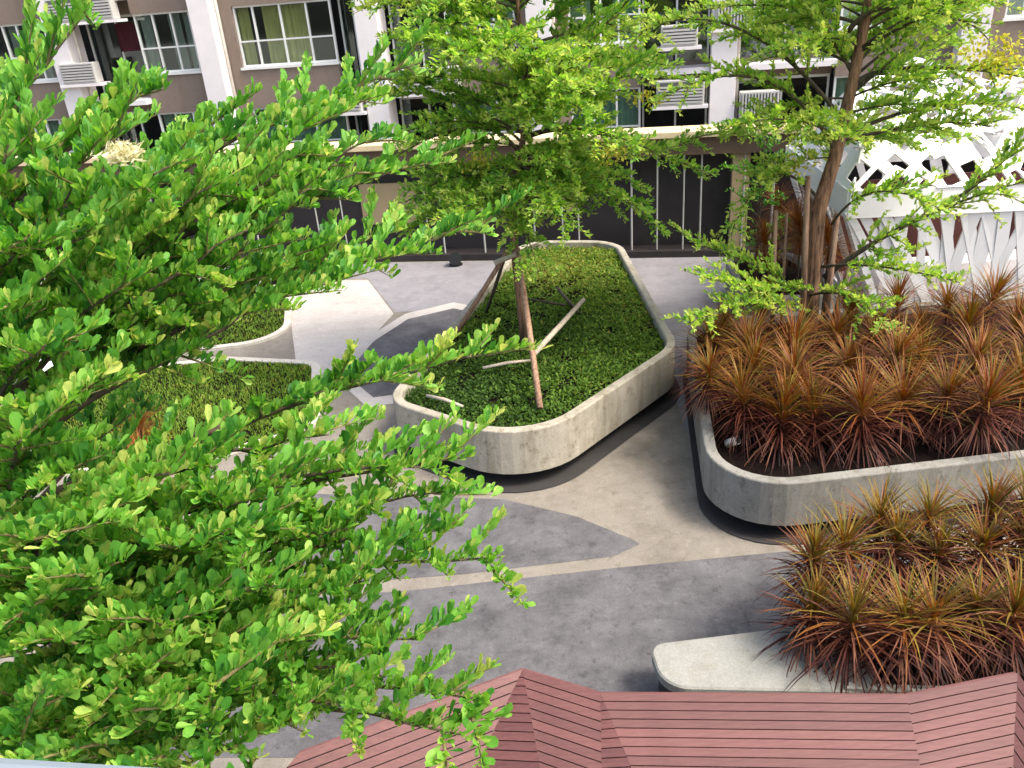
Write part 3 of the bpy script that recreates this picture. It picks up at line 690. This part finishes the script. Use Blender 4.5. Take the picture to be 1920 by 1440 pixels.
# ================================================================== trees
UP = np.array([0, 0, 1.0])
def bez(a, b, c, n):
    t = np.linspace(0, 1, n)[:,None]; a, b, c = (np.array(v, float) for v in (a, b, c)); return (1-t)**2*a+2*t*(1-t)*b+t*t*c
def thru(a, m, c, n): a, m, c = (np.array(v, float) for v in (a, m, c)); return bez(a, 2*m-.5*(a+c), c, n)
class Crown:
    def __init__(s, leaf, lw, step, per, upb=.55):
        s.P = []; s.D = []; s.N = []; s.L = []; s.W = []; s.T = []; s.tw = MB(); s.leaf, s.lw, s.step, s.per, s.upb = leaf, lw, step, per, upb
    def leaves(s, path, t0=.1, tone=0., dens=1.0):
        seg = np.linalg.norm(np.diff(path, axis=0), axis=1); cum = np.r_[0, np.cumsum(seg)]; L = cum[-1]
        n = max(2, int(L*(1-t0)/s.step*dens)); d = np.linspace(L*t0, L, n) + RNG.uniform(-.3, .3, n)*s.step
        d = np.clip(d, 0, L); pts = np.stack([np.interp(d, cum, path[:,k]) for k in range(3)], 1)
        tan = norm(np.stack([np.interp(np.clip(d+.02,0,L), cum, path[:,k])-np.interp(np.clip(d-.02,0,L), cum, path[:,k]) for k in range(3)], 1))
        for _ in range(s.per):
            r = norm(RNG.normal(size=(n, 3))); r = r-tan*np.sum(r*tan, 1, keepdims=True)
            D = norm(tan*RNG.uniform(.25, 1.0, (n, 1)) + r*.62 + UP*s.upb)
            N = norm(UP*.8 + RNG.normal(size=(n, 3))*.45 - D*np.sum(D*UP, 1, keepdims=True)*.8)
            k = RNG.random(n) < .93
            young = (d/L)*.3-.14
            s.P.append((pts+RNG.normal(size=(n,3))*.004)[k]); s.D.append(D[k]); s.N.append(N[k])
            l = s.leaf*RNG.uniform(.5, 1.3, n)*(1-.25*(d/L)**4); s.L.append(l[k]); s.W.append((l*s.lw*RNG.uniform(.65, 1.3, n))[k])
            tn = .52+tone+young+RNG.normal(size=n)*.17; s.T.append(np.where(RNG.random(n) < .03, RNG.uniform(.85, 1, n), tn)[k])
    def spray(s, path, r0, ntw, tl, t0=.25, tone=0., dens=1., rise=.15, flat=.35):
        """side twigs with leaves along a main branch"""
        L = np.linalg.norm(np.diff(path, axis=0), axis=1).sum()
        for i in range(ntw):
            t = t0+(1-t0)*(i+random.random()*.8)/ntw; k = min(len(path)-2, int(t*(len(path)-1)))
            p = path[k]+(path[k+1]-path[k])*(t*(len(path)-1)-k); tan = path[k+1]-path[k]; tan = tan/np.linalg.norm(tan)
            sd = np.cross(tan, UP); sd = sd/max(1e-6, np.linalg.norm(sd)); sg = 1 if i % 2 else -1
            d = tan*random.uniform(.5, 1.0)+sd*sg*random.uniform(.4, 1.0)+UP*random.gauss(rise, flat); d /= np.linalg.norm(d)
            l = random.uniform(*tl)*(1-.45*t); q = p+d*l; m = p+d*l*.5+UP*random.uniform(-.02, .08)*l
            tp = bez(p, m, q, 6); s.tw.tube(tp, np.linspace(r0*.35, .0015, 6), 4, False); s.leaves(tp, .06, tone+random.gauss(0, .07), dens)
    def arrays(s):
        return [np.concatenate(a) for a in (s.P, s.D, s.N, s.L, s.W, s.T)]
def branch_obj(root, path, r0, r1, mat, off, name='branch', sides=7, rough=.05):
    mb = MB(); mb.tube([p-off for p in path], np.linspace(r0, r1, len(path)), sides, True, rough); return mb.build(name, mat, root, True)

# ---- large tree in the left foreground
TX, TY = -2.05, 2.75
ft = tag(empty('leafy_tree', (TX, TY, 0)), 'large bright green tree filling the left foreground', 'tree'); fo = np.array([TX, TY, 0.])
trk = np.array([(TX-.05, TY+.1, 0), (TX+.04, TY+.05, 1.4), (TX-.02, TY, 2.8), (TX+.03, TY, 4.0), (TX-.02, TY+.03, 5.2), (TX+.05, TY+.05, 6.4)])
branch_obj(ft, trk, .085, .02, 'bark_dark', fo, 'trunk', 10)
C1 = Crown(.063, .43, .0165, 4, .7)
def trunk_at(z): return np.array([np.interp(z, trk[:,2], trk[:,k]) for k in range(3)])
# branch tips: photo pixel and distance from the camera, height on the trunk where the branch leaves
TIPS = [(175,0,3.0,4.75),(60,200,2.8,4.65),(305,140,3.2,4.7),(430,205,3.5,4.5),(830,95,3.9,4.55),(700,170,3.5,4.45),(880,270,4.0,4.35),(560,300,3.3,4.35),
        (800,395,3.8,4.15),(640,440,3.4,4.05),(960,395,3.7,4.0),(1005,640,3.1,3.75),(780,690,2.9,3.7),(945,840,2.8,3.5),(600,900,2.5,3.55),
        (905,905,2.75,3.35),(1005,1035,2.65,3.2),(860,1000,2.6,3.25),(740,1080,2.45,3.1),(845,1195,2.45,3.0),(985,1320,2.4,2.8),(945,1385,2.3,2.7),
        (640,1200,2.2,3.05),(460,1120,2.1,3.15),(500,1000,2.15,3.4),(420,1290,2.0,2.9),(250,1340,1.95,2.95),(620,1380,2.15,2.7),(120,1200,1.9,3.15),
        (330,880,2.2,3.55),(60,1010,2.0,3.5),(40,820,2.2,3.8),(90,640,2.3,4.1),(60,430,2.4,4.35),(250,520,2.7,4.2),(330,400,2.9,4.35),(150,330,2.6,4.5),(480,500,3.2,4.1),(20,260,2.5,4.6),
        (860,860,2.7,3.45),(700,980,2.55,3.35),(780,1270,2.35,2.9),(560,1090,2.3,3.2),(330,1180,2.05,3.05),(180,1080,2.0,3.3),(60,1340,1.9,2.9),(350,1020,2.1,3.4),(210,700,2.6,4.0),(140,880,2.3,3.7),(240,230,2.7,4.55),(330,300,2.8,4.45),(430,330,3.0,4.35),(640,250,3.4,4.4),(480,420,3.0,4.2),(660,800,2.7,3.65),(420,870,2.4,3.6),(480,930,2.35,3.5),(200,960,2.1,3.5),(500,1220,2.1,3.0),(700,1150,2.3,3.1),(300,1260,2.0,3.0),(170,1290,1.95,3.0),(720,1330,2.2,2.8),(100,1120,1.95,3.3),(20,560,2.3,4.2),(180,430,2.6,4.4),(20,1230,1.9,3.1),(110,750,2.3,3.9),(430,1380,2.0,2.75),(30,1400,1.85,2.8),(200,1400,1.95,2.6),(120,1425,1.9,2.55),(320,1425,2.0,2.55),(500,1425,2.1,2.5),(260,1440,2.1,2.4),(400,1330,2.05,2.75),(150,1350,2.1,2.75),(620,330,3.4,4.3),(720,300,3.6,4.35),(560,390,3.2,4.2),(700,490,3.4,4.0),(770,230,3.7,4.4)]
for x, y, d, zb in TIPS:
    tip = np.array(PD(x, y, d)); b = trunk_at(zb); tip = tip+(b-tip)*(.06 if x > 500 else .03); L = np.linalg.norm(tip-b)
    mid = (b+tip)/2+np.array([0, 0, random.uniform(.02, .12)*L]) + RNG.normal(size=3)*.03
    path = bez(b, mid, tip, 12); path += np.r_[np.zeros((1,3)), RNG.normal(size=(10,3))*.008, np.zeros((1,3))]
    r = .009+.006*L; branch_obj(ft, path, r, .003, 'bark_dark', fo)
    t0 = .6 if 600 < y < 830 and x > 500 else .25
    C1.leaves(path, t0, .06, .9); C1.spray(path, r, int((6+L*5)*(1-t0)*1.3), (.22, .5), t0, random.gauss(.08, .08))
for k in range(26):      # inner and far side of the crown
    a = random.uniform(0, 6.28); z = random.uniform(2.7, 5.0); b = trunk_at(z); L = random.uniform(.5, 1.0)
    tip = b+np.array([math.cos(a)*L, math.sin(a)*L, random.uniform(.0, .3)])
    path = bez(b, (b+tip)/2+UP*.08, tip, 8); branch_obj(ft, path, .012, .003, 'bark_dark', fo)
    C1.leaves(path, .3, -.12, .7); C1.spray(path, .012, 7, (.2, .45), .25, -.1)
C1.tw.v = [tuple(np.array(v)-fo) for v in C1.tw.v]; C1.tw.build('twigs', 'twig_green', ft, True)['kind'] = 'stuff'
P, D, N, Ln, Wd, Tn = C1.arrays(); P = P-fo
rel = P+fo-np.array(CAM); dep = rel@np.array(Fw); px = 960+FPX*(rel@np.array(Rv))/dep; py = 720-FPX*(rel@np.array(Uv))/dep
inside = (px > 15) & (px < 1900) & (py > 15) & (py < 1390) & (dep > .3)
score = np.where(inside, Ln*Wd/dep**2, -1); order = np.argsort(-score); big = order[:300]; rest = order[300:]
cr = link('crown', leaf_mesh('crown', P[rest], D[rest], N[rest], Ln[rest], Wd[rest], Tn[rest], TPL_NEAR, 'leaf_near'), None, ft); cr['kind'] = 'stuff'
LV_ = [leaf_mesh('leaf', np.zeros((1,3)), np.array([[1.,0,0]]), np.array([[0,0,1.]]), np.ones(1), np.ones(1), np.array([t]), TPL_NEAR, 'leaf_near') for t in (.25, .4, .5, .6, .7, .85)]
for i in big:
    d = Vector(D[i]).normalized(); s_ = Vector(N[i]).cross(d).normalized(); n3 = d.cross(s_)
    o = link('leaf', LV_[int(np.argmin(np.abs(np.array([.25,.4,.5,.6,.7,.85])-Tn[i])))], None, ft)
    m = Matrix((d*Ln[i], s_*Wd[i], n3*Ln[i])).transposed().to_4x4(); m.translation = Vector(P[i]); o.matrix_local = m
def tuft(root, off, p, n, r, L, mat, name, lw=.45, tpl=None):
    Dn = norm(RNG.normal(size=(n,3))+UP*.4); Pp = np.array(p)-off+norm(RNG.normal(size=(n,3)))*(RNG.random((n,1))**.6)*r*np.array([1.3,1,.7])
    o = link(name, leaf_mesh(name, Pp, Dn, norm(RNG.normal(size=(n,3))+UP), RNG.uniform(.5, 1.1, n)*L, RNG.uniform(.8, 1.2, n)*L*lw, RNG.random(n), tpl or TPL_FAR, mat), None, root); o['kind'] = 'stuff'
tuft(ft, fo, PD(232,288,2.55), 260, .055, .032, 'petal', 'flower_cluster', .22, TPL_THIN)

# ---- tree in the central planter
def staked_tree(name, label, base, trunk, tops, targets, rnd, leaf, tone, mats, tip_r=.006, step=.042):
    off = np.array([base[0], base[1], base[2]]); R = tag(empty(name, base), label, 'tree')
    branch_obj(R, np.array(trunk), tops[0], tops[1], mats[0], off, 'trunk', 10, .08)
    Cn = Crown(leaf, .46, step, 4, .3); T = np.array(trunk)
    for a, m, c, r in targets:
        path = thru(a, m, c, 14); branch_obj(R, path, r, tip_r, mats[1], off)
        Cn.leaves(path, .35, tone, .8); Cn.spray(path, r, int(8+7*np.linalg.norm(path[-1]-path[0])), (.3, .8), .2, tone, 1., .05)
    for (z, az, L, el) in rnd:
        i = np.clip(np.interp(z, T[:,2], np.arange(len(T))), 0, len(T)-1); b = np.array([np.interp(z, T[:,2], T[:,k]) for k in range(3)])
        tip = b+np.array([math.cos(az)*L*math.cos(el), math.sin(az)*L*math.cos(el), L*math.sin(el)])
        path = bez(b, (b+tip)/2+UP*.14*L, tip, 12); branch_obj(R, path, .008+.007*L, .004, mats[1], off, 'branch', 6)
        Cn.leaves(path, .3, tone, .8); Cn.spray(path, .014, int(7+6*L), (.3, .85), .2, tone+random.gauss(0, .09), 1., -.05)
    Cn.tw.v = [tuple(np.array(v)-off) for v in Cn.tw.v]; Cn.tw.build('twigs', 'twig_green', R, True)['kind'] = 'stuff'
    P, D, N, L_, W_, T_ = Cn.arrays()
    o = link('crown', leaf_mesh('crown', P-off, D, N, L_, W_, T_, TPL_FAR, 'leaf_far'), None, R); o['kind'] = 'stuff'
    return R, off
bA = (.25, 11.35, .64)
trA = [(.25,11.35,.6),(.22,11.35,1.5),(.19,11.35,2.2),(.22,11.37,2.9),(.42,11.4,3.7),(.5,11.45,4.6),(.45,11.5,5.6),(.5,11.5,6.6)]
tgA = [(PY(1005,215,11.38), PY(1050,140,11.3), PY(1190,-10,11.2), .05), (PY(985,260,11.4), PY(1120,250,11.0), PY(1330,330,10.6), .03), (PY(970,330,11.4), PY(1100,300,11.6), PY(1390,240,11.9), .03),
       (PY(960,400,11.3), PY(1080,340,10.9), PY(1240,430,10.6), .022), (PY(960,395,11.35), PY(880,330,11.1), PY(760,380,10.9), .025), (PY(975,290,11.4), PY(870,240,11.2), PY(690,330,11.0), .028)]
rnA = [(random.uniform(2.7, 3.6), k*2.4+random.random(), random.uniform(.9, 1.9), random.uniform(-.4, .1)) for k in range(30)] + \
      [(random.uniform(3.6, 6.2), k*2.4+random.random(), random.uniform(1.0, 2.4), random.uniform(-.1, .45)) for k in range(66)]
TA, oA = staked_tree('planter_tree', 'slender green tree in the central planter held by wooden stakes', bA, trA, (.075, .02), tgA, rnA, .1, .22, ('bark_brown', 'bark_dark'))
tuft(TA, oA, PY(1152,282,10.7), 170, .26, .08, 'leaf_young', 'young_foliage'); tuft(TA, oA, PY(900,305,10.9), 130, .24, .08, 'leaf_young', 'young_foliage'); tuft(TA, oA, PY(1215,185,10.8), 80, .2, .08, 'leaf_young', 'young_foliage')
ts = tag(empty('tree_stakes', (.25, 11.0, .74)), 'wooden support poles leaning against the central planter tree', 'tree stakes'); to = V(.25, 11.0, .74)
apx = V(.2, 11.3, 2.15)
def pole(a, b, r, mat='stake_wood'): MB().tube([Vector(a)-to, (Vector(a)+Vector(b))/2-to+V(random.uniform(-.01,.01),0,0), Vector(b)-to], [r, r*.95, r*.85], 8, True, .06).build('pole', mat, ts, True)
pole(G(1013,765,.74), apx+V(.03,-.08,.05), .042); pole(G(848,637,.74), apx+V(-.1,0,.02), .04); pole(G(912,585,.74), apx+V(-.12,.1,-.02), .03, 'bark_dark'); 
pole(G(1001,664,1.1), G(1094,562,1.2), .04, 'stake_pale'); pole(G(1045,540,.9), G(1085,585,.78), .03, 'bark_dark'); pole(G(1060,572,.9), G(985,560,1.0), .02, 'bark_dark'); pole(V(-.12,11.25,2.0), V(.55,11.35,2.2), .04, 'stake_pale')
for (x, y, x2, y2), lb in (((905,690,1000,675), 'pale dry stick lying on the grass near the front stake'), ((800,742,868,762), 'short pale stick lying in the near left corner of the grass planter')):
    a = G(x, y, .83); b = G(x2, y2, .84); m = (a+b)/2
    st = tag(empty('stick', m), lb, 'stick'); MB().tube([a-m, V(0,.02,.01), b-m], [.022,.025,.018], 7, True, .1).build('wood', 'stake_pale', st, True)

# ---- tree in the right planter
bB = (4.36, 10.75, .63)
trB = [(4.36,10.75,.6),(4.36,10.76,1.5),(4.36,10.78,2.5),(4.52,10.8,3.2),(4.66,10.8,4.2),(4.75,10.8,5.1),(4.8,10.8,6.0),(4.9,10.8,6.8)]
tgB = [(PY(1600,165,10.8), PY(1700,128,10.6), PY(1940,145,10.3), .05), (PY(1602,245,10.8), PY(1780,195,10.5), PY(1960,215,10.2), .028), (PY(1606,262,10.8), PY(1740,232,10.6), PY(1860,238,10.4), .024),
       (PY(1545,520,10.76), PY(1720,412,10.3), PY(1960,330,9.8), .045), (PY(1780,380,10.2), PY(1850,330,10.1), PY(1930,250,10.0), .026), (PY(1590,60,10.8), PY(1680,12,10.5), PY(1840,55,10.2), .035),
       (PY(1600,140,10.8), PY(1570,90,10.8), PY(1520,20,10.8), .03), (PY(1512,560,10.75), PY(1430,505,10.5), PY(1300,455,10.3), .026), (PY(1508,575,10.75), PY(1420,570,9.6), PY(1290,606,8.7), .024), (PY(1515,555,10.7), PY(1590,555,9.8), PY(1660,612,8.8), .02), (PY(1540,500,10.7), PY(1650,500,9.9), PY(1800,530,9.0), .022), (PY(1520,540,10.7), PY(1440,540,9.8), PY(1320,520,9.2), .02), (PY(1560,420,10.7), PY(1640,360,10.0), PY(1760,390,9.3), .02),
       (PY(1570,290,10.8), PY(1430,150,10.5), PY(1230,190,10.2), .03), (PY(1590,240,10.8), PY(1400,60,10.6), PY(1200,60,10.4), .03), (PY(1540,380,10.8), PY(1450,330,10.6), PY(1370,440,10.4), .022)]
rnB = [(random.uniform(3.2, 4.2), k*2.4+random.random(), random.uniform(1.0, 2.2), random.uniform(-.2, .3)) for k in range(14)] + \
      [(random.uniform(4.2, 6.5), k*2.4+random.random(), random.uniform(1.0, 2.6), random.uniform(-.1, .4)) for k in range(46)]
TB, oB = staked_tree('planter_tree', 'tall airy tree with arching branches in the right planter', bB, trB, (.135, .03), tgB, rnB, .092, .30, ('bark_brown', 'bark_dark'))
tuft(TB, oB, PY(1870,115,10.2), 380, .5, .09, 'leaf_young', 'young_foliage'); tuft(TB, oB, PY(1495,310,10.6), 110, .25, .08, 'leaf_young', 'young_foliage')
tsb = tag(empty('tree_stakes', (4.36, 10.75, .63)), 'pale wooden support poles around the right planter tree', 'tree stakes'); tob = V(4.36, 10.75, .63)
for a, b, r, mt in ((V(4.2,10.5,.6), PY(1515,330,10.68), .045, 'stake_wood'), (V(4.55,10.6,.6), PY(1570,400,10.72), .045, 'stake_wood'), (V(3.9,10.9,.6), PY(1455,395,10.9), .03, 'stake_wood'), (V(4.1,11.1,.6), PY(1475,400,11.0), .022, 'stake_wood'), (V(4.75,10.9,.6), PY(1600,470,10.9), .035, 'stake_wood')):
    MB().tube([a-tob, b-tob], [r, r*.85], 8, True, .05).build('pole', mt, tsb, True)

# ---- leafy shrub in the small planter, behind
sh = tag(empty('leafy_shrub', (4.35, 13.2, .67)), 'upright green shrub against the dark wall in the small planter', 'shrub'); shf = np.array([4.35, 13.2, .67])
C4 = Crown(.075, .5, .045, 3, .4)
for k in range(26):
    a = random.uniform(0, 6.28); z = random.uniform(.3, 2.3); b = shf+np.array([0, 0, z]); L = random.uniform(.35, .75)
    tip = b+np.array([math.cos(a)*L, math.sin(a)*L, random.uniform(.1, .4)]); path = bez(b, (b+tip)/2+UP*.08, tip, 7)
    C4.leaves(path, .2, -.05); C4.spray(path, .01, 5, (.15, .35), .2, -.05); branch_obj(sh, path, .01, .003, 'bark_dark', shf, 'branch', 5)
branch_obj(sh, np.array([shf, shf+UP*1.2, shf+UP*2.6]), .03, .01, 'bark_dark', shf, 'stem')
C4.tw.v = [tuple(np.array(v)-shf) for v in C4.tw.v]; C4.tw.build('twigs', 'twig_green', sh, True)['kind'] = 'stuff'
P, D, N, L_, W_, T_ = C4.arrays(); o = link('crown', leaf_mesh('crown', P-shf, D, N, L_, W_, T_, TPL_FAR, 'leaf_near'), None, sh); o['kind'] = 'stuff'
print('objects', len(bpy.data.objects), 'fg leaves', len(Ln))
